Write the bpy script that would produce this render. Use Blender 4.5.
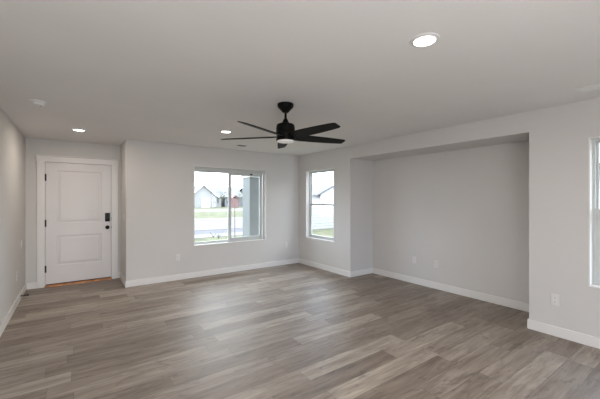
import bpy, bmesh, math, random
from mathutils import Vector, Matrix
random.seed(4)
sc = bpy.context.scene
for o in list(bpy.data.objects): bpy.data.objects.remove(o)
C = sc.collection

# ---------------- camera ----------------
H = 1.454
cam_d = bpy.data.cameras.new('camera'); cam = bpy.data.objects.new('camera', cam_d); C.objects.link(cam)
cam_d.sensor_width = 36; cam_d.lens = 36*314/600; cam_d.clip_start = .02; cam_d.clip_end = 600
cam_d.shift_y = -0.5/600
cam.location = (0, 0, H); cam.rotation_euler = (math.pi/2, 0, -math.radians(35.455))
sc.camera = cam
sc.view_settings.view_transform = 'Standard'; sc.view_settings.look = 'None'
sc.view_settings.gamma = 1; sc.view_settings.exposure = 0.13; sc.view_settings.use_curve_mapping = False

# ---------------- sky ----------------
w = bpy.data.worlds.new('sky'); sc.world = w; w.use_nodes = True
nt = w.node_tree; nt.nodes.clear()
out = nt.nodes.new('ShaderNodeOutputWorld'); bg = nt.nodes.new('ShaderNodeBackground')
tc = nt.nodes.new('ShaderNodeTexCoord'); no = nt.nodes.new('ShaderNodeTexNoise'); no.inputs['Scale'].default_value = 2.2; no.inputs['Detail'].default_value = 4
rp = nt.nodes.new('ShaderNodeValToRGB')
rp.color_ramp.elements[0].position = .40; rp.color_ramp.elements[0].color = (.62, .76, 1.0, 1)
rp.color_ramp.elements[1].position = .62; rp.color_ramp.elements[1].color = (.98, .99, 1.0, 1)
nt.links.new(tc.outputs['Generated'], no.inputs['Vector']); nt.links.new(no.outputs['Fac'], rp.inputs['Fac'])
nt.links.new(rp.outputs['Color'], bg.inputs['Color']); nt.links.new(bg.outputs['Background'], out.inputs['Surface'])
bg.inputs['Strength'].default_value = 8.8

def portal(name, loc, rot, sx, sy):
    l = bpy.data.lights.new(name, 'AREA'); l.shape = 'RECTANGLE'; l.size = sx; l.size_y = sy; l.cycles.is_portal = True
    o = bpy.data.objects.new(name, l); C.objects.link(o); o.location = loc; o.rotation_euler = rot
PI = math.pi
portal('window_daylight', (2.525, 6.03, 1.33), (-PI/2, 0, 0), 1.5, 1.45)
portal('window_daylight', (4.31, 5.12, 1.33), (PI/2, 0, PI/2), .9, 1.45)
portal('window_daylight', (4.31, .42, 1.33), (PI/2, 0, PI/2), .9, 1.45)
portal('window_daylight', (1.0, -4.15, 1.05), (PI/2, 0, 0), 2.8, 2.1)  # portal at the added, unseen rear opening
def lamp(loc, power, size=.15, col=(1, .87, .73)):
    l = bpy.data.lights.new('lamp_light', 'AREA'); l.shape = 'DISK'; l.size = size; l.energy = power; l.color = col
    o = bpy.data.objects.new('lamp_light', l); C.objects.link(o); o.location = loc
    return o
LP = 8.0
# added soft fill aimed at the ceiling behind the viewpoint; no lamp there
_l = bpy.data.lights.new('added_fill', 'AREA'); _l.shape = 'DISK'; _l.size = 1.6; _l.energy = 68; _l.color = (1, 1, 1)
_o = bpy.data.objects.new('added_fill', _l); C.objects.link(_o); _o.location = (.1, -1.5, .75); _o.rotation_euler = (math.radians(180-30), 0, math.radians(8))

# ---------------- materials ----------------
def mat(name, col, rough=.5, metal=0, spec=.5, bump=None, var=None, emit=None):
    m = bpy.data.materials.new(name); m.use_nodes = True; n = m.node_tree; b = n.nodes['Principled BSDF']
    b.inputs['Base Color'].default_value = (*col, 1); b.inputs['Roughness'].default_value = rough
    b.inputs['Metallic'].default_value = metal; b.inputs['Specular IOR Level'].default_value = spec
    tcn = n.nodes.new('ShaderNodeTexCoord')
    if bump:
        t = n.nodes.new('ShaderNodeTexNoise'); t.inputs['Scale'].default_value = bump[0]; t.inputs['Detail'].default_value = 3
        bp = n.nodes.new('ShaderNodeBump'); bp.inputs['Strength'].default_value = bump[1]; bp.inputs['Distance'].default_value = .002
        n.links.new(tcn.outputs['Object'], t.inputs['Vector']); n.links.new(t.outputs['Fac'], bp.inputs['Height']); n.links.new(bp.outputs['Normal'], b.inputs['Normal'])
    if var:
        t = n.nodes.new('ShaderNodeTexNoise'); t.inputs['Scale'].default_value = var[0]; t.inputs['Detail'].default_value = 4
        r = n.nodes.new('ShaderNodeValToRGB'); k = var[1]
        r.color_ramp.elements[0].position = .35; r.color_ramp.elements[1].position = .65
        r.color_ramp.elements[0].color = tuple(c*(1-k) for c in col)+(1,); r.color_ramp.elements[1].color = tuple(min(1, c*(1+k)) for c in col)+(1,)
        n.links.new(tcn.outputs['Object'], t.inputs['Vector']); n.links.new(t.outputs['Fac'], r.inputs['Fac']); n.links.new(r.outputs['Color'], b.inputs['Base Color'])
    if emit:
        b.inputs['Emission Color'].default_value = (*emit[0], 1); b.inputs['Emission Strength'].default_value = emit[1]
    return m
M = {}
M['wall'] = mat('greige_wall_paint', (.66, .645, .628), .7, spec=.3, bump=(160, .25), var=(1.2, .015))
M['ceiling'] = mat('ceiling_paint', (.78, .765, .75), .85, spec=.2, bump=(120, .3), var=(1.2, .015))
M['trim'] = mat('white_trim_paint', (.80, .785, .77), .4, var=(3, .01))
M['door'] = mat('white_door_paint', (.76, .735, .735), .4, var=(3, .01))
M['vinyl'] = mat('white_vinyl', (.56, .58, .57), .35, var=(5, .01))
M['plate'] = mat('white_plastic', (.74, .73, .72), .35, var=(5, .01))
M['slot'] = mat('dark_slot', (.05, .05, .05), .6, var=(9, .1))
M['black'] = mat('matte_black_metal', (.004, .004, .004), .42, spec=.12, var=(20, .1))
M['blade'] = mat('black_blade', (.004, .004, .004), .5, spec=.12, var=(8, .15))
M['hinge'] = mat('dark_hinge_metal', (.035, .03, .028), .4, metal=.6, var=(20, .1))
M['oak'] = mat('orange_oak', (.50, .20, .06), .4, var=(14, .3))
M['rubber'] = mat('dark_rubber', (.05, .03, .02), .6, var=(14, .2))
M['lens'] = mat('lit_lens', (.9, .9, .88), .4, emit=((1, .95, .88), 6))
M['fanlens'] = mat('frosted_lens', (.85, .84, .82), .4, var=(9, .01), emit=((1, .96, .9), .12))
M['stucco'] = mat('porch_grey', (.125, .133, .130), .7, var=(2, .06))
M['extwhite'] = mat('exterior_white', (.6, .6, .6), .7, var=(2, .03))
M['roof'] = mat('grey_shingles', (.115, .115, .12), .9, var=(3, .2))
M['roof2'] = mat('brown_grey_shingles', (.12, .117, .115), .9, var=(3, .2))
M['bluesiding'] = mat('pale_blue_siding', (.13, .13, .14), .8, var=(1, .06))
M['tansiding'] = mat('pale_tan_siding', (.22, .218, .215), .8, var=(1, .06))
M['redsiding'] = mat('faded_red_siding', (.15, .085, .085), .8, var=(1, .1))
M['grass'] = mat('lawn_grass', (.093, .094, .058), 1, spec=.1, var=(1.1, .25))
M['concrete'] = mat('pale_concrete', (.135, .133, .13), .9, spec=.2, var=(2, .05))
M['asphalt'] = mat('pale_asphalt', (.112, .107, .115), .9, spec=.2, var=(1.5, .05))
M['curb'] = mat('grey_gutter', (.076, .073, .08), .9, spec=.2, var=(1.5, .1))
M['bark'] = mat('bark', (.10, .08, .07), .9, var=(9, .2))
M['leaf'] = mat('dull_foliage', (.09, .10, .07), .9, var=(9, .3))
M['darkglass'] = mat('dark_window_glass', (.10, .12, .14), .1, var=(3, .1))

def glass():
    m = bpy.data.materials.new('window_glass'); m.use_nodes = True; n = m.node_tree; n.nodes.clear()
    o = n.nodes.new('ShaderNodeOutputMaterial'); mx = n.nodes.new('ShaderNodeMixShader')
    t = n.nodes.new('ShaderNodeBsdfTransparent'); g = n.nodes.new('ShaderNodeBsdfGlossy'); fr = n.nodes.new('ShaderNodeFresnel')
    t.inputs['Color'].default_value = (.95, .97, .96, 1); g.inputs['Roughness'].default_value = .02; fr.inputs['IOR'].default_value = 1.45
    gm = n.nodes.new('ShaderNodeNewGeometry'); sb = n.nodes.new('ShaderNodeMath'); sb.operation = 'SUBTRACT'; sb.inputs[0].default_value = 1; ml = n.nodes.new('ShaderNodeMath'); ml.operation = 'MULTIPLY'
    n.links.new(gm.outputs['Backfacing'], sb.inputs[1]); n.links.new(sb.outputs[0], ml.inputs[0]); n.links.new(fr.outputs[0], ml.inputs[1]); n.links.new(ml.outputs[0], mx.inputs[0]); n.links.new(t.outputs[0], mx.inputs[1]); n.links.new(g.outputs[0], mx.inputs[2]); n.links.new(mx.outputs[0], o.inputs['Surface'])
    return m
M['glass'] = glass()

def siding():
    m = mat('white_lap_siding', (.33, .33, .33), .7); n = m.node_tree; b = n.nodes['Principled BSDF']
    t = n.nodes.new('ShaderNodeTexCoord'); s = n.nodes.new('ShaderNodeSeparateXYZ'); n.links.new(t.outputs['Object'], s.inputs[0])
    a = n.nodes.new('ShaderNodeMath'); a.operation = 'MULTIPLY'; a.inputs[1].default_value = 5.5; n.links.new(s.outputs['Z'], a.inputs[0])
    f = n.nodes.new('ShaderNodeMath'); f.operation = 'FRACT'; n.links.new(a.outputs[0], f.inputs[0])
    bp = n.nodes.new('ShaderNodeBump'); bp.inputs['Strength'].default_value = 1; bp.inputs['Distance'].default_value = .02
    n.links.new(f.outputs[0], bp.inputs['Height']); n.links.new(bp.outputs[0], b.inputs['Normal'])
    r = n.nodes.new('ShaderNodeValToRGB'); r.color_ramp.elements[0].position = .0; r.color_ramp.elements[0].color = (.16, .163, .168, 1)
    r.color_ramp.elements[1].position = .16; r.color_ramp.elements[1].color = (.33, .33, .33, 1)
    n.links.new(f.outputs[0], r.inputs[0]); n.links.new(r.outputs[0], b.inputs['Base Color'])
    return m
M['siding'] = siding()

def floor_mat():
    m = bpy.data.materials.new('grey_brown_vinyl_planks'); m.use_nodes = True; n = m.node_tree; b = n.nodes['Principled BSDF']; L = n.links.new
    def N(t, **k):
        x = n.nodes.new(t)
        for a, v in k.items(): setattr(x, a, v)
        return x
    def mth(op, a, bb=None):
        x = N('ShaderNodeMath', operation=op)
        for i, v in enumerate((a, bb)):
            if v is None: continue
            if isinstance(v, (int, float)): x.inputs[i].default_value = v
            else: L(v, x.inputs[i])
        return x.outputs[0]
    tc = N('ShaderNodeTexCoord'); s = N('ShaderNodeSeparateXYZ'); L(tc.outputs['Object'], s.inputs[0])
    PW, PL = .182, 1.22
    yv = mth('DIVIDE', s.outputs['Y'], PW); row = mth('FLOOR', yv); yf = mth('FRACT', yv)
    wn = N('ShaderNodeTexWhiteNoise', noise_dimensions='1D'); L(row, wn.inputs['W'])
    xv = mth('ADD', mth('DIVIDE', s.outputs['X'], PL), mth('MULTIPLY', wn.outputs['Value'], 7.3)); colm = mth('FLOOR', xv); xf = mth('FRACT', xv)
    cb = N('ShaderNodeCombineXYZ'); L(row, cb.inputs[0]); L(colm, cb.inputs[1])
    wn2 = N('ShaderNodeTexWhiteNoise', noise_dimensions='2D'); L(cb.outputs[0], wn2.inputs['Vector'])
    pid = wn2.outputs['Value']
    ramp = N('ShaderNodeValToRGB'); L(pid, ramp.inputs[0]); e = ramp.color_ramp.elements
    e[0].position = 0; e[0].color = (.235, .190, .155, 1); e[1].position = 1; e[1].color = (.42, .365, .312, 1)
    k = e.new(.35); k.color = (.275, .227, .188, 1); k = e.new(.7); k.color = (.325, .273, .229, 1)
    # grain: noise stretched along the plank, shifted per plank
    cg = N('ShaderNodeCombineXYZ'); L(mth('ADD', mth('MULTIPLY', s.outputs['X'], 1.3), mth('MULTIPLY', pid, 37)), cg.inputs[0])
    L(mth('MULTIPLY', s.outputs['Y'], 11), cg.inputs[1]); L(mth('MULTIPLY', pid, 19), cg.inputs[2])
    g1 = N('ShaderNodeTexNoise'); g1.inputs['Scale'].default_value = 1.5; g1.inputs['Detail'].default_value = 6; g1.inputs['Roughness'].default_value = .62; g1.inputs['Distortion'].default_value = .5
    L(cg.outputs[0], g1.inputs['Vector'])
    gr = N('ShaderNodeValToRGB'); L(g1.outputs['Fac'], gr.inputs[0]); ge = gr.color_ramp.elements
    ge[0].position = .32; ge[0].color = (.58, .545, .51, 1); ge[1].position = .66; ge[1].color = (1.14, 1.14, 1.14, 1)
    mx = N('ShaderNodeMix', data_type='RGBA', blend_type='MULTIPLY'); mx.inputs[0].default_value = 1
    L(ramp.outputs[0], mx.inputs[6]); L(gr.outputs[0], mx.inputs[7])
    # fine streaks
    cg2 = N('ShaderNodeCombineXYZ'); L(mth('MULTIPLY', s.outputs['X'], 5), cg2.inputs[0]); L(mth('MULTIPLY', s.outputs['Y'], 90), cg2.inputs[1]); L(pid, cg2.inputs[2])
    g2 = N('ShaderNodeTexNoise'); g2.inputs['Scale'].default_value = 1; g2.inputs['Detail'].default_value = 3; L(cg2.outputs[0], g2.inputs['Vector'])
    g2r = N('ShaderNodeMapRange'); L(g2.outputs['Fac'], g2r.inputs[0]); g2r.inputs[1].default_value = .3; g2r.inputs[2].default_value = .7; g2r.inputs[3].default_value = .86; g2r.inputs[4].default_value = 1.12
    # seams
    dy = mth('MINIMUM', yf, mth('SUBTRACT', 1, yf)); dx = mth('MINIMUM', xf, mth('SUBTRACT', 1, xf))
    seam = mth('MAXIMUM', mth('LESS_THAN', dy, .010), mth('LESS_THAN', dx, .0016))
    sm = mth('SUBTRACT', 1, mth('MULTIPLY', seam, .4))
    mx2 = N('ShaderNodeMix', data_type='RGBA', blend_type='MULTIPLY'); mx2.inputs[0].default_value = 1
    cc = N('ShaderNodeCombineColor'); 
    cg3 = N('ShaderNodeCombineXYZ'); L(mth('MULTIPLY', s.outputs['X'], 6), cg3.inputs[0]); L(mth('MULTIPLY', s.outputs['Y'], 15), cg3.inputs[1]); L(mth('MULTIPLY', pid, 11), cg3.inputs[2])
    g3 = N('ShaderNodeTexNoise'); g3.inputs['Scale'].default_value = 1; g3.inputs['Detail'].default_value = 5; g3.inputs['Distortion'].default_value = 1.2; L(cg3.outputs[0], g3.inputs['Vector'])
    g3r = N('ShaderNodeMapRange'); L(g3.outputs['Fac'], g3r.inputs[0]); g3r.inputs[1].default_value = .56; g3r.inputs[2].default_value = .72; g3r.inputs[3].default_value = 1; g3r.inputs[4].default_value = .68
    v = mth('MULTIPLY', mth('MULTIPLY', g2r.outputs[0], g3r.outputs[0]), sm)
    for i in range(3): L(v, cc.inputs[i])
    L(mx.outputs[2], mx2.inputs[6]); L(cc.outputs[0], mx2.inputs[7]); L(mx2.outputs[2], b.inputs['Base Color'])
    b.inputs['Roughness'].default_value = .36; b.inputs['Specular IOR Level'].default_value = .75
    rr = N('ShaderNodeMapRange'); L(g1.outputs['Fac'], rr.inputs[0]); rr.inputs[3].default_value = .42; rr.inputs[4].default_value = .58; L(rr.outputs[0], b.inputs['Roughness'])
    bp = N('ShaderNodeBump'); bp.inputs['Strength'].default_value = .35; bp.inputs['Distance'].default_value = .001
    L(mth('SUBTRACT', mth('MULTIPLY', g1.outputs['Fac'], .6), seam), bp.inputs['Height']); L(bp.outputs[0], b.inputs['Normal'])
    return m
M['floor'] = floor_mat()

# ---------------- helpers ----------------
def bx(bm, x0, x1, y0, y1, z0, z1):
    vs = [bm.verts.new((x, y, z)) for x in (x0, x1) for y in (y0, y1) for z in (z0, z1)]
    for f in ((0, 1, 3, 2), (4, 6, 7, 5), (0, 4, 5, 1), (2, 3, 7, 6), (0, 2, 6, 4), (1, 5, 7, 3)): bm.faces.new([vs[i] for i in f])
def prism(bm, pts, d, a0, a1, ax='x'):
    # pts in the plane perpendicular to ax, extruded from a0 to a1
    def P(p, a): return (a, p[0], p[1]) if ax == 'x' else (p[0], a, p[1]) if ax == 'y' else (p[0], p[1], a)
    A = [bm.verts.new(P(p, a0)) for p in pts]; B = [bm.verts.new(P(p, a1)) for p in pts]; n = len(pts)
    bm.faces.new(A); bm.faces.new(B[::-1])
    for i in range(n): bm.faces.new((A[i], B[i], B[(i+1) % n], A[(i+1) % n]))
def lathe(bm, prof, c=(0, 0), seg=40):
    rings = []
    for r, z in prof:
        if r < 1e-5: rings.append([bm.verts.new((c[0], c[1], z))])
        else: rings.append([bm.verts.new((c[0]+r*math.cos(2*PI*i/seg), c[1]+r*math.sin(2*PI*i/seg), z)) for i in range(seg)])
    for A, B in zip(rings, rings[1:]):
        for i in range(seg):
            j = (i+1) % seg
            if len(A) == 1 and len(B) == 1: break
            if len(A) == 1: bm.faces.new((A[0], B[j], B[i]))
            elif len(B) == 1: bm.faces.new((A[i], A[j], B[0]))
            else: bm.faces.new((A[i], A[j], B[j], B[i]))
def obj(name, bm, m, parent=None, bevel=0, smooth=False, label=None):
    bmesh.ops.recalc_face_normals(bm, faces=bm.faces)
    me = bpy.data.meshes.new(name); bm.to_mesh(me); bm.free(); me.materials.append(M[m])
    o = bpy.data.objects.new(name, me); C.objects.link(o)
    if smooth:
        for p in me.polygons: p.use_smooth = True
        md = o.modifiers.new('es', 'EDGE_SPLIT'); md.split_angle = math.radians(35)
    if bevel:
        md = o.modifiers.new('bv', 'BEVEL'); md.width = bevel; md.segments = 2; md.limit_method = 'ANGLE'
    if parent: o.parent = parent
    if label: o['label'] = label
    return o
def boxes(name, lst, m, parent=None, bevel=0, label=None):
    bm = bmesh.new()
    for b in lst: bx(bm, *b)
    return obj(name, bm, m, parent, bevel, label=label)
def tag(o, label, cat, group=None, kind=None):
    o['label'] = label; o['category'] = cat
    if group: o['group'] = group
    if kind: o['kind'] = kind
    return o
def struct(o, label, cat): return tag(o, label, cat, kind='structure')
def empty(name, loc=(0, 0, 0), rz=0):
    o = bpy.data.objects.new(name, None); C.objects.link(o); o.location = loc; o.rotation_euler = (0, 0, rz); o.empty_display_size = .05
    return o

# ---------------- room shell ----------------
LX, RX, AX, W, D, NX, CH, BY = -.665, 4.14, 4.745, 5.86, 6.65, .665, 2.44, -4.0
T = .17
GZ = -.45
A0, A1, AH = 1.38, 4.205, 2.205           # alcove
W1 = (1.764, 3.29, .585, 2.07)            # window 1: x0 x1 z0 z1
W2 = (4.657, 5.585, .60, 2.07)
W3 = (-.04, .878, .585, 2.065)
DL, DR, DH = -.43, .528, 2.075            # door rough opening

struct(boxes('floor', [(LX-.2, AX+.15, BY-.2, D+.15, -.12, 0)], 'floor'), 'grey brown wood look plank floor of the empty living room', 'floor')
struct(boxes('ceiling', [(LX-.2, AX+.15, BY-.2, D+.2, CH, CH+.15)], 'ceiling'), 'flat textured off white ceiling above the living room', 'ceiling')
struct(boxes('wall_left', [(LX-.15, LX, BY-.15, D+.15, 0, CH)], 'wall'), 'long light greige wall at the left edge, running to the front door', 'wall')
struct(boxes('wall_front', [
    (LX, DL, D, D+.15, 0, CH), (DR, NX, D, D+.15, 0, CH), (DL, DR, D, D+.15, DH, CH),
    ], 'wall'), 'greige wall around the white front door in the entry niche', 'wall')
struct(boxes('wall_back', [
    (NX, W1[0], W, W+T, 0, CH), (W1[1], RX, W, W+T, 0, CH), (W1[0], W1[1], W, W+T, 0, W1[2]), (W1[0], W1[1], W, W+T, W1[3], CH),
    (NX, NX+T, W+T, D+.15, 0, CH)], 'wall'), 'light greige wall holding the wide sliding window, right of the entry', 'wall')
struct(boxes('wall_right', [
    (RX, RX+T, W2[1], W+T, 0, CH), (RX, RX+T, A1, W2[0], 0, CH), (RX, RX+T, W2[0], W2[1], 0, W2[2]), (RX, RX+T, W2[0], W2[1], W2[3], CH),
    (RX+T, AX+.12, A1, A1+.12, 0, AH), (RX+T, AX+.12, A0-.12, A0, 0, AH), (AX, AX+.12, A0, A1, 0, AH),
    (RX, AX+.12, A0, A1, AH, CH),
    (RX, RX+T, W3[1], A0, 0, CH), (RX, RX+T, BY, W3[0], 0, CH), (RX, RX+T, W3[0], W3[1], 0, W3[2]), (RX, RX+T, W3[0], W3[1], W3[3], CH)], 'wall'),
    'light greige right wall with a shallow recessed alcove between two windows', 'wall')
# unseen wall behind the camera; patio opening added to let daylight in
PX0, PX1, PH = -.4, 2.4, 2.1
struct(boxes('wall_rear', [(LX, PX0, BY-.15, BY, 0, CH), (PX1, RX, BY-.15, BY, 0, CH), (PX0, PX1, BY-.15, BY, PH, CH)], 'wall'), 'greige wall behind the viewpoint with an added opening that lets daylight in', 'wall')

BH, BT = .105, .014
def base(name, segs, label):
    bm = bmesh.new()
    for s in segs: bx(bm, *s, 0.0, BH)
    struct(obj(name, bm, 'trim', bevel=.004), label, 'baseboard')
base('baseboard_left', [(LX, LX+BT, BY, D)], 'white baseboard along the long left wall')
base('baseboard_front', [(LX+BT, -.523, D-BT, D), (.624, NX-BT, D-BT, D)], 'short white baseboards either side of the front door casing')
base('baseboard_back', [(NX-BT, RX-BT, W-BT, W), (NX-BT, NX, W, D)], 'white baseboard under the wide sliding window')
base('baseboard_right', [(RX-BT, RX, A1-BT, W), (RX, AX-BT, A1-BT, A1), (AX-BT, AX, A0, A1), (RX-BT, RX, BY, A0+BT), (RX, AX-BT, A0, A0+BT)], 'white baseboard following the right wall and its alcove')

# ---------------- windows ----------------
def framebox(a0, a1, z0, z1, wd, d0, d1, mk):
    bm = bmesh.new()
    for (p0, p1, q0, q1) in ((a0, a1, z0, z0+wd), (a0, a1, z1-wd, z1), (a0, a0+wd, z0+wd, z1-wd), (a1-wd, a1, z0+wd, z1-wd)):
        bx(bm, *mk(p0, p1, d0, d1), q0, q1)
    return bm
def window(idx, label, a0, a1, z0, z1, wall, slider):
    # wall(a0,a1,d0,d1) -> x0,x1,y0,y1 ; d is the depth outward from the room face
    r = empty('window_%d' % idx, (0, 0, 0)); struct(r, label, 'window')
    F0, F1 = .085, .15
    obj('window_liner', framebox(a0, a1, z0, z1, .012, -.003, F0, wall), 'trim', r, .002, label='white painted reveal')
    A0_, A1_, Z0, Z1 = a0, a1, z0, z1
    bm = framebox(A0_, A1_, Z0, Z1, .035, F0, F1, wall)
    if slider: bx(bm, *wall(A0_+.035, A1_-.035, F0, F1), Z1-.08, Z1-.035); Z1 -= .05; A1_ -= .02
    obj('window_frame', bm, 'vinyl', r, .003)
    if slider:
        mid = (2.476+2.555)/2
        bm = framebox(A0_+.03, mid+.02, Z0+.03, Z1-.03, .022, F0+.035, F1-.005, wall); obj('fixed_sash', bm, 'vinyl', r, .002)
        bm = framebox(mid-.038, A1_-.03, Z0+.03, Z1-.03, .062, F0+.005, F0+.034, wall); obj('sliding_sash', bm, 'vinyl', r, .002)
        bm = bmesh.new(); bx(bm, *wall(A0_+.05, mid+.005, F1-.035, F1-.030), Z0+.05, Z1-.05); obj('pane', bm, 'glass', r)
        bm = bmesh.new(); bx(bm, *wall(mid+.005, A1_-.07, F0+.018, F0+.022), Z0+.07, Z1-.07); obj('pane', bm, 'glass', r)
        bm = bmesh.new(); bx(bm, *wall(mid-.028, mid-.006, F0-.008, F0+.004), 1.25, 1.37); obj('latch', bm, 'vinyl', r, .002)
        bm = bmesh.new(); bx(bm, *wall(2.955, 2.998, F0-.022, F0-.001), 1.952, 1.978); obj('sash_stop', bm, 'black', r, .003, label='small black sash stop')
        bm = bmesh.new(); bx(bm, *wall(3.0, 3.19, F0-.012, F0-.001), 1.962, 1.978); obj('stop_bar', bm, 'plate', r, .002)
    else:
        zm = 1.335
        bm = framebox(A0_+.03, A1_-.03, zm-.02, Z1-.03, .022, F0+.035, F1-.005, wall); obj('upper_sash', bm, 'vinyl', r, .002)
        bm = framebox(A0_+.03, A1_-.03, Z0+.03, zm+.02, .04, F0+.005, F0+.034, wall); obj('lower_sash', bm, 'vinyl', r, .002)
        bm = bmesh.new(); bx(bm, *wall(A0_+.05, A1_-.05, F1-.035, F1-.030), zm, Z1-.05); obj('pane', bm, 'glass', r)
        bm = bmesh.new(); bx(bm, *wall(A0_+.065, A1_-.065, F0+.018, F0+.022), Z0+.065, zm-.015); obj('pane', bm, 'glass', r)
        am = (a0+a1)/2
        bm = bmesh.new(); bx(bm, *wall(am-.03, am+.03, F0-.004, F0+.02), zm+.02, zm+.035); obj('latch', bm, 'vinyl', r, .002)
    return r
yw = lambda a0, a1, d0, d1: (a0, a1, W+d0, W+d1)
xw = lambda a0, a1, d0, d1: (RX+d0, RX+d1, a0, a1)
window(1, 'wide white two pane sliding window looking on the street', *W1, yw, True)
window(2, 'narrow white single hung window between room corner and alcove', *W2, xw, False)
window(3, 'white single hung window cut off by the right edge of the photo', *W3, xw, False)
# frame of the added rear opening, an unseen daylight source
r = empty('window_4'); struct(r, 'added unseen patio slider bringing daylight from behind the viewpoint', 'window')
pw = lambda a0, a1, d0, d1: (a0, a1, BY-d1, BY-d0)
obj('window_frame', framebox(PX0, PX1, 0, PH, .06, .05, .12, pw), 'vinyl', r, .003)

# ---------------- front door ----------------
d = empty('door_1', (0, 0, 0)); struct(d, 'white two panel front door with black keypad lock', 'door')
bm = bmesh.new()
fy, by = D+.006, D+.045
LL, LR, LB, LT = -.415, .513, .042, 2.062
pl0, pl1 = -.270, .368
zs = [(.335, .838), (1.042, 1.935)]
# leaf as a slab with two recessed raised panels
bx(bm, LL, pl0, fy, by, LB, LT); bx(bm, pl1, LR, fy, by, LB, LT)
bx(bm, pl0, pl1, fy, by, LB, zs[0][0]); bx(bm, pl0, pl1, fy, by, zs[0][1], zs[1][0]); bx(bm, pl0, pl1, fy, by, zs[1][1], LT)
leaf = obj('door_leaf', bm, 'door', d)
for z0, z1 in zs:
    bm = bmesh.new()
    def ring(i, y): return [bm.verts.new(p) for p in ((pl0+i, y, z0+i), (pl1-i, y, z0+i), (pl1-i, y, z1-i), (pl0+i, y, z1-i))]
    rs = [ring(0, fy), ring(.014, fy+.008), ring(.030, fy+.008), ring(.055, fy+.003)]
    for A, B in zip(rs, rs[1:]):
        for i in range(4): bm.faces.new((A[i], A[(i+1) % 4], B[(i+1) % 4], B[i]))
    bm.faces.new(rs[-1])
    bk = [bm.verts.new(p) for p in ((pl0, by, z0), (pl1, by, z0), (pl1, by, z1), (pl0, by, z1))]; bm.faces.new(bk[::-1])
    for i in range(4): bm.faces.new((rs[0][(i+1) % 4], rs[0][i], bk[i], bk[(i+1) % 4]))
    obj('door_panel', bm, 'door', leaf)
boxes('door_jamb', [(DL, LL-.004, D-.002, D+.14, 0, DH), (LR+.004, DR, D-.002, D+.14, 0, DH), (LL-.004, LR+.004, D-.002, D+.14, LT+.004, DH),
                    (LL-.004, LR+.004, by+.002, D+.14, LT-.03, LT+.004), (LL-.004, LL+.015, by+.002, D+.14, .04, LT), (LR-.015, LR+.004, by+.002, D+.14, .04, LT)], 'trim', d)
bm = bmesh.new()
bx(bm, -.523, DL+.006, D-.02, D, 0, DH-.004); bx(bm, DR-.006, .624, D-.02, D, 0, DH-.004)
obj('door_casing', bm, 'trim', d, .003)
bm = bmesh.new(); bx(bm, -.530, .631, D-.024, D, DH-.004, 2.158)
prism(bm, [(D, 2.158), (D-.026, 2.158), (D-.040, 2.172), (D-.040, 2.180), (D, 2.180)], 0, -.545, .645, 'x')
obj('door_header', bm, 'trim', d, .002)
bm = bmesh.new(); prism(bm, [(D-.035, 0), (D-.03, .018), (D+.0, .026), (D+.14, .03), (D+.14, 0)], 0, DL+.002, DR-.002, 'x')
th = obj('threshold', bm, 'oak', d, label='orange oak threshold')
boxes('weather_strip', [(LL, LR, D+.002, D+.05, .030, .041)], 'rubber', d)
for z in (1.81, 1.052, .295):
    bm = bmesh.new(); lathe(bm, [(0, z-.058), (.009, z-.058), (.009, z+.058), (0, z+.058)], (LL-.004, D-.006), 12)
    bx(bm, LL-.018, LL+.012, D-.0035, D+.010, z-.055, z+.055)
    obj('hinge', bm, 'hinge', d)
def lockset():
    bm = bmesh.new(); bx(bm, .420, .494, fy-.028, fy, 1.048, 1.202)
    k = obj('keypad_lock', bm, 'black', d, .006)
    bm = bmesh.new()
    for i in range(2):
        for j in range(5): bx(bm, .438+i*.024, .452+i*.024, fy-.030, fy-.027, 1.095+j*.019, 1.107+j*.019)
    obj('button', bm, 'hinge', k)
    bm = bmesh.new(); lathe(bm, [(0, 0), (.034, 0), (.034, .008), (.014, .012), (.012, .035), (.026, .042), (.030, .055), (.024, .068), (0, .072)])
    bmesh.ops.transform(bm, matrix=Matrix.Translation((.457, fy, .942)) @ Matrix.Rotation(PI/2, 4, 'X'), verts=bm.verts)
    obj('door_knob', bm, 'black', d, smooth=True)
    boxes('strike_plate', [(LR+.0045, LR+.0075, D-.006, D+.03, z-.025, z+.025) for z in (1.10, .942)], 'hinge', d)
lockset()

# ---------------- ceiling fan ----------------
fan = empty('ceiling_fan', (1.767, 2.74, CH)); tag(fan, 'matte black five blade ceiling fan with small light, hanging mid ceiling', 'ceiling fan')
def flat(prof): return [(r, z-CH) for r, z in prof]
bm = bmesh.new(); lathe(bm, flat([(0, 2.44), (.080, 2.44), (.083, 2.434), (.083, 2.416), (.078, 2.402), (.060, 2.385), (.042, 2.365), (.030, 2.350), (0, 2.346)])); obj('canopy', bm, 'black', fan, smooth=True)
bm = bmesh.new(); lathe(bm, flat([(0, 2.35), (.0125, 2.35), (.0125, 2.26), (0, 2.26)])); obj('downrod', bm, 'black', fan, smooth=True)
bm = bmesh.new(); lathe(bm, flat([(0, 2.285), (.018, 2.285), (.026, 2.272), (.030, 2.255), (.045, 2.238), (0, 2.236)])); obj('coupling', bm, 'black', fan, smooth=True)
bm = bmesh.new(); lathe(bm, flat([(0, 2.232), (.072, 2.232), (.088, 2.224), (.096, 2.206), (.099, 2.165), (.097, 2.162), (.097, 2.158), (.099, 2.155), (.099, 2.118), (.096, 2.114), (.096, 2.066), (0, 2.066)]), seg=56); obj('motor_housing', bm, 'black', fan, smooth=True)
bm = bmesh.new(); lathe(bm, flat([(0, 2.070), (.097, 2.070), (.099, 2.066), (.098, 2.060), (.092, 2.057), (0, 2.057)]), seg=56); obj('light_ring', bm, 'black', fan, smooth=True)
bm = bmesh.new(); lathe(bm, flat([(0, 2.058), (.088, 2.058), (.088, 2.050), (.080, 2.043), (.055, 2.039), (0, 2.037)]), seg=56); obj('light_lens', bm, 'fanlens', fan, smooth=True)
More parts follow.
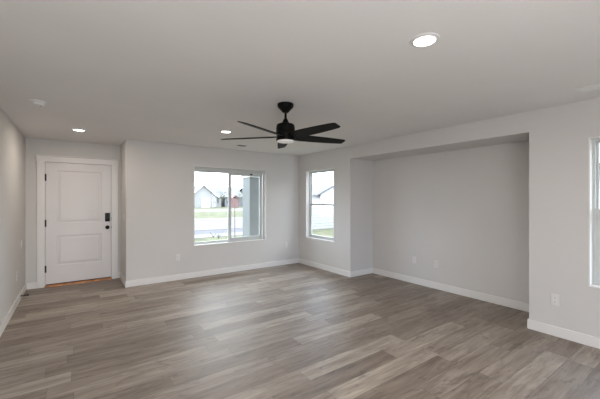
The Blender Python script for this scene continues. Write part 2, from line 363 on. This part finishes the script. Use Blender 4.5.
pitch = math.radians(15)
blade_me = None
for k in range(5):
    phi = math.radians(24.75+72*k-35.455)
    if blade_me is None:
        bm = bmesh.new()
        st = [(.082, .046), (.12, .060), (.18, .068), (.30, .068), (.45, .064), (.60, .056), (.68, .048), (.706, .038)]
        top, bot = [], []
        for r_, hw in st:
            for s in (-1, 1):
                rr = r_ + (.004 if s < 0 else 0)
                top.append(bm.verts.new((rr, s*hw, .004))); bot.append(bm.verts.new((rr, s*hw, -.004)))
        n = len(st)
        for i in range(n-1):
            a, b_, c_, e_ = 2*i, 2*i+1, 2*i+3, 2*i+2
            bm.faces.new((top[a], top[e_], top[c_], top[b_])); bm.faces.new((bot[a], bot[b_], bot[c_], bot[e_]))
            bm.faces.new((top[a], bot[a], bot[e_], top[e_])); bm.faces.new((top[b_], top[c_], bot[c_], bot[b_]))
        bm.faces.new((top[0], top[1], bot[1], bot[0])); bm.faces.new((top[-2], bot[-2], bot[-1], top[-1]))
        bo = obj('blade', bm, 'blade', fan, .0015); blade_me = bo
    else:
        bo = blade_me.copy(); C.objects.link(bo); bo.parent = fan
    bo.location = (0, 0, 2.100-CH); bo.rotation_euler = (Matrix.Rotation(phi, 4, 'Z') @ Matrix.Rotation(-pitch, 4, 'X')).to_euler()

# ---------------- ceiling fittings ----------------
def can(x, y, label, power=LP):
    r = empty('recessed_light', (x, y, CH)); tag(r, label, 'ceiling light', 'recessed ceiling lights')
    bm = bmesh.new(); lathe(bm, [(.062, -.007), (.066, -.010), (.070, -.007), (.084, -.005), (.088, -.001), (.088, 0), (.062, 0), (.062, -.012)]); obj('trim_ring', bm, 'plate', r, smooth=True)
    bm = bmesh.new(); lathe(bm, [(0, -.0115), (.050, -.011), (.0635, -.0095), (.0615, -.007), (0, -.007)]); obj('lit_diffuser', bm, 'lens', r, smooth=True)
    lamp((x, y, CH-.022), power, .12)
can(1.758, 1.138, 'large lit round recessed light nearest the viewer, right of the fan', LP*1.8)
can(1.775, 4.35, 'small lit recessed light left of the ceiling fan, near the window', LP*1.1)
can(.03, 5.463, 'small lit recessed light in front of the entry door', LP*.9)
for x, y in ((.3, -2.8),):
    lamp((x, y, CH-.012), LP)

r = empty('smoke_detector', (-.316, 4.124, CH)); tag(r, 'round white smoke detector on the ceiling by the left wall', 'smoke detector')
bm = bmesh.new(); lathe(bm, [(0, 0), (.075, 0), (.075, -.010), (.070, -.014), (0, -.014)]); obj('base_plate', bm, 'plate', r, smooth=True)
bm = bmesh.new(); lathe(bm, [(0, -.014), (.058, -.014), (.060, -.020), (.054, -.038), (.040, -.044), (.020, -.045), (0, -.045)]); obj('sensor_body', bm, 'plate', r, smooth=True)
bm = bmesh.new(); lathe(bm, [(0, -.046), (.008, -.046), (.008, -.044), (0, -.044)], (.02, 0), 12); obj('test_button', bm, 'slot', r)

def register(x0, x1, y0, y1, label, along):
    if along == 'x':
        r = empty('air_vent', ((x0+x1)/2, (y0+y1)/2, CH)); tag(r, label, 'vent')
        hx, hy = (x1-x0)/2, (y1-y0)/2
        boxes('vent_frame', [(-hx, hx, -hy, -hy+.01, -.004, 0), (-hx, hx, hy-.01, hy, -.004, 0), (-hx, -hx+.01, -hy+.01, hy-.01, -.004, 0), (hx-.01, hx, -hy+.01, hy-.01, -.004, 0)], 'plate', r)
        boxes('dark_duct_panel', [(-hx+.01, hx-.01, -hy+.01, hy-.01, -.0030, -.0005)], 'slot', r)  # solid dark panel, paints in the shade inside the duct
        return
    r = empty('air_vent', ((x0+x1)/2, (y0+y1)/2, CH)); tag(r, label, 'vent')
    hx, hy = (x1-x0)/2, (y1-y0)/2; f_ = .022
    boxes('vent_frame', [(-hx, hx, -hy, -hy+f_, -.008, 0), (-hx, hx, hy-f_, hy, -.008, 0), (-hx, -hx+f_, -hy+f_, hy-f_, -.008, 0), (hx-f_, hx, -hy+f_, hy-f_, -.008, 0)], 'plate', r, .002)
    boxes('dark_duct_panel', [(-hx+f_, hx-f_, -hy+f_, hy-f_, -.0015, -.0005)], 'slot' if along == 'x' else 'hinge', r)  # dark sheet behind the louvres in place of duct shade
    bm = bmesh.new()
    n = 7 if along == 'x' else 9
    if along == 'x':
        for i in range(n):
            y = -hy+f_+(2*hy-2*f_)*(i+.5)/n; prism(bm, [(y-.006, -.002), (y-.004, -.002), (y+.006, -.008), (y+.004, -.008)], 0, -hx+f_, hx-f_, 'x')
    else:
        for i in range(n):
            x = -hx+f_+(2*hx-2*f_)*(i+.5)/n; prism(bm, [(x-.006, -.002), (x-.004, -.002), (x+.006, -.008), (x+.004, -.008)], 0, -hy+f_, hy-f_, 'y')
    obj('louvre', bm, 'plate', r)
register(3.64, 3.80, .50, .86, 'white rectangular ceiling vent at the right edge by the wall', 'y')
register(2.39, 2.58, 5.27, 5.42, 'small narrow ceiling vent above the sliding window', 'x')

# ---------------- outlets and switches ----------------
def plate(x, y, z, rz, label, kind='outlet'):
    # local: plate faces -Y
    r = empty('wall_outlet' if kind == 'outlet' else 'light_switch', (x, y, z), rz)
    tag(r, label, 'outlet' if kind == 'outlet' else 'switch')
    boxes('cover_plate', [(-.037, .037, -.006, 0, -.06, .06)], 'plate', r, .003)
    if kind == 'outlet':
        for s in (-1, 1):
            bm = bmesh.new(); bx(bm, -.017, .017, -.008, -.005, s*.022-.015, s*.022+.015); rc = obj('receptacle', bm, 'trim', r, .003)
            boxes('slot', [(-.008, -.005, -.009, -.0078, s*.022-.004, s*.022+.007), (.005, .008, -.009, -.0078, s*.022-.004, s*.022+.007), (-.002, .002, -.009, -.0078, s*.022-.011, s*.022-.008)], 'slot', rc)
    else:
        bm = bmesh.new(); prism(bm, [(-.005, -.034), (-.008, -.034), (-.013, .034), (-.005, .034)], 0, -.017, .017, 'x'); obj('rocker', bm, 'trim', r)
plate(1.482, W, .405, 0, 'white outlet low on the wall left of the sliding window')
plate(3.793, W, .435, 0, 'white outlet low on the window wall beside the room corner')
plate(AX, 3.266, .406, -PI/2, 'white outlet inside the alcove, farther of the two')
plate(AX, 2.858, .402, -PI/2, 'white outlet inside the alcove, nearer of the two')
plate(RX, 1.143, .385, -PI/2, 'white outlet on the right wall below the cut off window')
plate(NX, 6.09, 1.14, -PI/2, 'white light switch on the side of the entry, right of the door', 'switch')
plate(LX, 6.15, .79, PI/2, 'white plate on the left wall near the entry, upper one', 'switch')
plate(LX, 5.75, .40, PI/2, 'white outlet low on the left wall near the entry')

# door stop on the left baseboard
r = empty('door_stop', (LX+BT, 6.03, .055)); tag(r, 'small black spring door stop on the left baseboard', 'door stop')
bm = bmesh.new(); lathe(bm, [(0, 0), (.014, 0), (.014, .005), (.006, .008)] + [(.006+.0015*(i % 2), .010+.0035*i) for i in range(16)] + [(.004, .068), (0, .068)], seg=12)
bmesh.ops.transform(bm, matrix=Matrix.Rotation(PI/2, 4, 'Y'), verts=bm.verts); obj('spring', bm, 'black', r)
bm = bmesh.new(); lathe(bm, [(0, .066), (.010, .066), (.011, .076), (.008, .084), (0, .085)], seg=12)
bmesh.ops.transform(bm, matrix=Matrix.Rotation(PI/2, 4, 'Y'), verts=bm.verts); obj('rubber_tip', bm, 'black', r)

# ---------------- outside ----------------
def ground(name, x0, x1, y0, y1, m, label, z=0.0, cat='ground'):
    struct(boxes(name, [(x0, x1, y0, y1, GZ-.3, GZ+z)], m), label, cat)
ground('lawn', -120, 140, D+.4, 15.2, 'grass', 'green front lawn just outside the sliding window', cat='lawn')
ground('side_yard', RX+.9, 140, -60, D+.4, 'grass', 'grass side yard outside the right wall', cat='lawn')
ground('patio', -30, RX+.9, -60, BY-.15, 'concrete', 'pale concrete patio behind the viewpoint', cat='patio')
ground('sidewalk', -120, 140, 15.2, 16.6, 'concrete', 'pale sidewalk this side of the street', .02, 'sidewalk')
ground('gutter', -120, 140, 16.6, 19.0, 'curb', 'grey gutter strip along the near side of the street', -.02)
ground('street', -120, 140, 19.0, 27.5, 'asphalt', 'pale asphalt street outside', 0, 'street')
ground('far_sidewalk', -120, 140, 27.5, 30.0, 'concrete', 'pale sidewalk on the far side of the street', .02, 'sidewalk')
ground('far_lawn', -120, 140, 30.0, 47, 'grass', 'green strip of grass beyond the street', cat='lawn')
ground('far_street', -120, 140, 47, 58, 'concrete', 'pale road in front of the far houses', 0, 'street')
ground('house_lawn', -120, 160, 58, 140, 'grass', 'grass under the far houses', cat='lawn')

F = Vector((math.sin(math.radians(35.455)), math.cos(math.radians(35.455)), 0)); R_ = Vector((F.y, -F.x, 0))
def at(px, Y):
    v = F + R_*((px-300)/314); t = Y/v.y
    return v.x*t
def house(x0, x1, y0, y1, eave, ridge, wall, roof, label, gable=None, garage=None, wins=()):
    # ridge runs along X ; optional street-facing gable (gx0,gx1,height)
    r = empty('house', ((x0+x1)/2, (y0+y1)/2, GZ)); tag(r, label, 'house', 'houses across the street')
    ox, oy = (x0+x1)/2, (y0+y1)/2
    bm = bmesh.new(); bx(bm, x0-ox, x1-ox, y0-oy, y1-oy, 0, eave)
    if gable: bx(bm, gable[0]-ox, gable[1]-ox, y0-oy-2.5, y0-oy, 0, eave)
    ym = 0; e = .5
    prism(bm, [(y0-oy, eave), (0, ridge-.15), (y1-oy, eave)], 0, x0-ox, x1-ox, 'x')
    if gable:
        gm = (gable[0]+gable[1])/2-ox; prism(bm, [(gable[0]-ox, eave), (gm, gable[2]-.15), (gable[1]-ox, eave)], 0, y0-oy-2.5, 0, 'y')
    obj('wall', bm, wall, r)
    bm = bmesh.new(); t = .18; sl = (ridge-eave)/(oy-y0)
    prism(bm, [(y0-oy-e, eave-sl*e), (0, ridge), (y1-oy+e, eave-sl*e), (y1-oy+e, eave-sl*e+t), (0, ridge+t), (y0-oy-e, eave-sl*e+t)], 0, x0-ox-e, x1-ox+e, 'x')
    if gable:
        g0, g1 = gable[0]-ox, gable[1]-ox; gs = (gable[2]-eave)/(gm-g0)
        prism(bm, [(g0-e, eave-gs*e), (gm, gable[2]), (g1+e, eave-gs*e), (g1+e, eave-gs*e+t), (gm, gable[2]+t), (g0-e, eave-gs*e+t)], 0, y0-oy-2.9, 0, 'y')
    obj('roof', bm, roof, r)
    if gable:
        bm = bmesh.new(); yf_ = y0-oy-2.95
        prism(bm, [(g0-e, eave-gs*e-.1), (gm, gable[2]-.1), (g1+e, eave-gs*e-.1), (g1+e, eave-gs*e+t), (gm, gable[2]+t), (g0-e, eave-gs*e+t)], 0, yf_, yf_+.05, 'y')
        obj('fascia', bm, 'extwhite', r)
    if garage:
        boxes('garage_door', [(garage[0]-ox, garage[1]-ox, y0-oy-2.58, y0-oy-2.48, 0, 2.2)], 'extwhite', r)
    for a, b in wins: boxes('window', [(a-ox, b-ox, y0-oy-.06, y0-oy, .9, 2.2)], 'darkglass', r)
HY = 72
def X(px): return at(px, HY)
house(X(176), X(221), HY, HY+10, 2.5, 4.9, 'tansiding', 'roof', 'white gabled house seen through the left window pane', (X(186), X(213), 5.0), (X(198), X(206)), [(X(212), X(214)), (X(216), X(219))])
house(X(226.5), X(244), HY+1, HY+10, 2.5, 4.8, 'bluesiding', 'roof2', 'grey roofed house behind the middle of the sliding window', None, None, [(X(228), X(229)), (X(238), X(240))])
house(X(250), X(272), HY-1, HY+9, 2.5, 4.7, 'tansiding', 'roof', 'house behind the porch column at the right of the sliding window', None, None, [(X(255), X(258))])
r = empty('shed', (at(233.5, 66), 66, GZ)); tag(r, 'faded red shed in front of the houses, right pane', 'shed')
boxes('wall', [(-.75, .75, -1, 1, 0, 2.0)], 'redsiding', r)
bm = bmesh.new(); prism(bm, [(-.95, 1.9), (0, 2.6), (.95, 1.9), (.95, 2.0), (0, 2.75), (-.95, 2.0)], 0, -1.2, 1.2, 'y'); obj('roof', bm, 'redsiding', r)

def tree(px, Y, h, label, s=1.0, trunk=.05):
    r = empty('young_tree', (at(px, Y), Y, GZ)); tag(r, label, 'tree', 'young street trees')
    bm = bmesh.new(); lathe(bm, [(0, 0), (trunk, 0), (trunk*.5, h*.9), (0, h*.9)], seg=8)
    for i in range(14):
        a = random.random()*2*PI; z = h*(.4+.5*random.random()); L = s*(.35+.5*random.random())
        p = Vector((0, 0, z)); q = p+Vector((math.cos(a)*L, math.sin(a)*L, L*.9)); n_ = Vector((-math.sin(a), math.cos(a), 0))*trunk*.25
        u = Vector((0, 0, trunk*.25)); vs = [bm.verts.new(v) for v in (p-n_-u, p+n_-u, p+u*2, q)]
        bm.faces.new(vs[:3]); bm.faces.new((vs[0], vs[1], vs[3])); bm.faces.new((vs[1], vs[2], vs[3])); bm.faces.new((vs[2], vs[0], vs[3]))
    obj('trunk', bm, 'bark', r)
    bm = bmesh.new()
    for i in range(90):
        a = random.random()*2*PI; z = h*(.45+.6*random.random()); L = s*random.random()**.5*.75
        c = Vector((math.cos(a)*L, math.sin(a)*L, z)); sz = .10*s
        vs = [bm.verts.new(c+Vector([random.uniform(-sz, sz) for _ in range(3)])) for _ in range(4)]
        for f_ in ((0, 1, 2), (0, 1, 3), (1, 2, 3), (0, 2, 3)): bm.faces.new([vs[i] for i in f_])
    obj('foliage', bm, 'leaf', r)
tree(221.5, 62, 3.2, 'small bare tree left of the window mullion, by the far houses', 1.6)
tree(238.5, 62, 3.0, 'small tree near the red shed in the right pane', 1.3)
tree(246, 57, 3.4, 'small tree at right of the shed, next to the porch column', 1.3)
# thin marker post on the near lawn and a low scraggly shrub by the sidewalk
r = empty('marker_post', (at(234.8, 14.0), 14.0, GZ)); tag(r, 'thin grey marker post on the lawn, seen in the right pane', 'post')
bm = bmesh.new(); lathe(bm, [(0, 0), (.022, 0), (.022, 1.75), (0, 1.78)], seg=10); obj('post', bm, 'bark', r)
def shrub(px, Y, label):
    r = empty('bare_shrub', (at(px, Y), Y, GZ)); tag(r, label, 'shrub', 'bare shrubs by the sidewalk')
    bm = bmesh.new()
    for i in range(16):
        a = random.random()*2*PI; L = .2+.25*random.random(); q = Vector((math.cos(a)*L*.7, math.sin(a)*L*.7, L)); n_ = Vector((-math.sin(a), math.cos(a), 0))*.008
        vs = [bm.verts.new(v) for v in (-n_, n_, Vector((0, 0, .02)), q)]
        for f_ in ((0, 1, 2), (0, 1, 3), (1, 2, 3), (0, 2, 3)): bm.faces.new([vs[i] for i in f_])
    obj('twigs', bm, 'bark', r)
shrub(213.5, 15.0, 'low bare shrub by the near sidewalk in the left pane'); shrub(218.5, 14.6, 'smaller bare shrub right of the first, left pane')

# porch column and lantern seen through the right pane
PY = 7.25
px_ = at(249.8, PY)
r = empty('porch_column', (px_+.26, PY+.2, GZ)); tag(r, 'thick grey porch column outside the right part of the sliding window', 'column')
boxes('shaft', [(-.26, .26, -.2, .2, 0, 2.46)], 'stucco', r, .01)
boxes('corner_board', [(-.27, -.17, -.21, .21, 0, 2.46)], 'stucco', r, .004)
boxes('capital', [(-.30, .30, -.24, .24, 2.46, 2.62)], 'extwhite', r, .01)
boxes('footing', [(-.30, .30, -.24, .24, 0, .15)], 'extwhite', r, .01)

# neighbouring house past the right wall
def neighbour():
    x0 = 11.0
    r = empty('neighbour_house', (x0+4, -2, GZ)); tag(r, 'white lap sided house close by, outside the right hand window', 'house')
    boxes('wall', [(-4, 4, -7, 7, 0, 3.0)], 'siding', r)
    bm = bmesh.new(); prism(bm, [(-4.6, 2.75), (0, 5.2), (4.6, 2.75), (4.6, 2.95), (0, 5.4), (-4.6, 2.95)], 0, -7.6, 7.6, 'y'); obj('roof', bm, 'roof', r)
    boxes('gutter', [(-4.72, -4.6, -7.6, 7.6, 2.78, 2.92)], 'extwhite', r)
neighbour()
def far_side():
    v = F + R_*((323-300)/314)
    # white boarded fence, then a gabled house beyond, through the narrow window
    c = v*20; r = empty('board_fence', (c.x, c.y, GZ), 0); tag(r, 'white horizontal board fence seen through the narrow window', 'fence')
    bm = bmesh.new()
    for i in range(9): bx(bm, -5, 4, -.02, .02, .06+i*.15, .06+i*.15+.135)
    obj('board', bm, 'siding', r)
    for x in (-5, -2.9, -.8, 1.3, 3.4): boxes('post', [(x-.05, x+.05, .02, .1, 0, 1.45)], 'extwhite', r)
    c = v*36; r = empty('neighbour_house', (c.x, c.y, GZ), -math.radians(38)); tag(r, 'white gabled house with grey roof seen through the narrow window', 'house')
    # local x = across the view, y = away
    bm = bmesh.new(); bx(bm, -7, 7, 1.5, 9, 0, 2.4); bx(bm, -.3, 5.5, -1.5, 1.5, 0, 2.4)
    prism(bm, [(-.3, 2.4), (2.6, 4.1), (5.5, 2.4)], 0, -1.5, 5, 'y'); prism(bm, [(1.5, 2.4), (5.2, 3.5), (9, 2.4)], 0, -7, 7, 'x')
    obj('wall', bm, 'extwhite', r)
    bm = bmesh.new(); prism(bm, [(1.0, 2.25), (5.2, 3.5), (9.5, 2.25), (9.5, 2.4), (5.2, 3.68), (1.0, 2.4)], 0, -7.4, 7.4, 'x')
    prism(bm, [(-.8, 2.15), (2.6, 4.1), (6, 2.15), (6, 2.3), (2.6, 4.28), (-.8, 2.3)], 0, -1.9, 5, 'y'); obj('roof', bm, 'roof', r)
far_side()
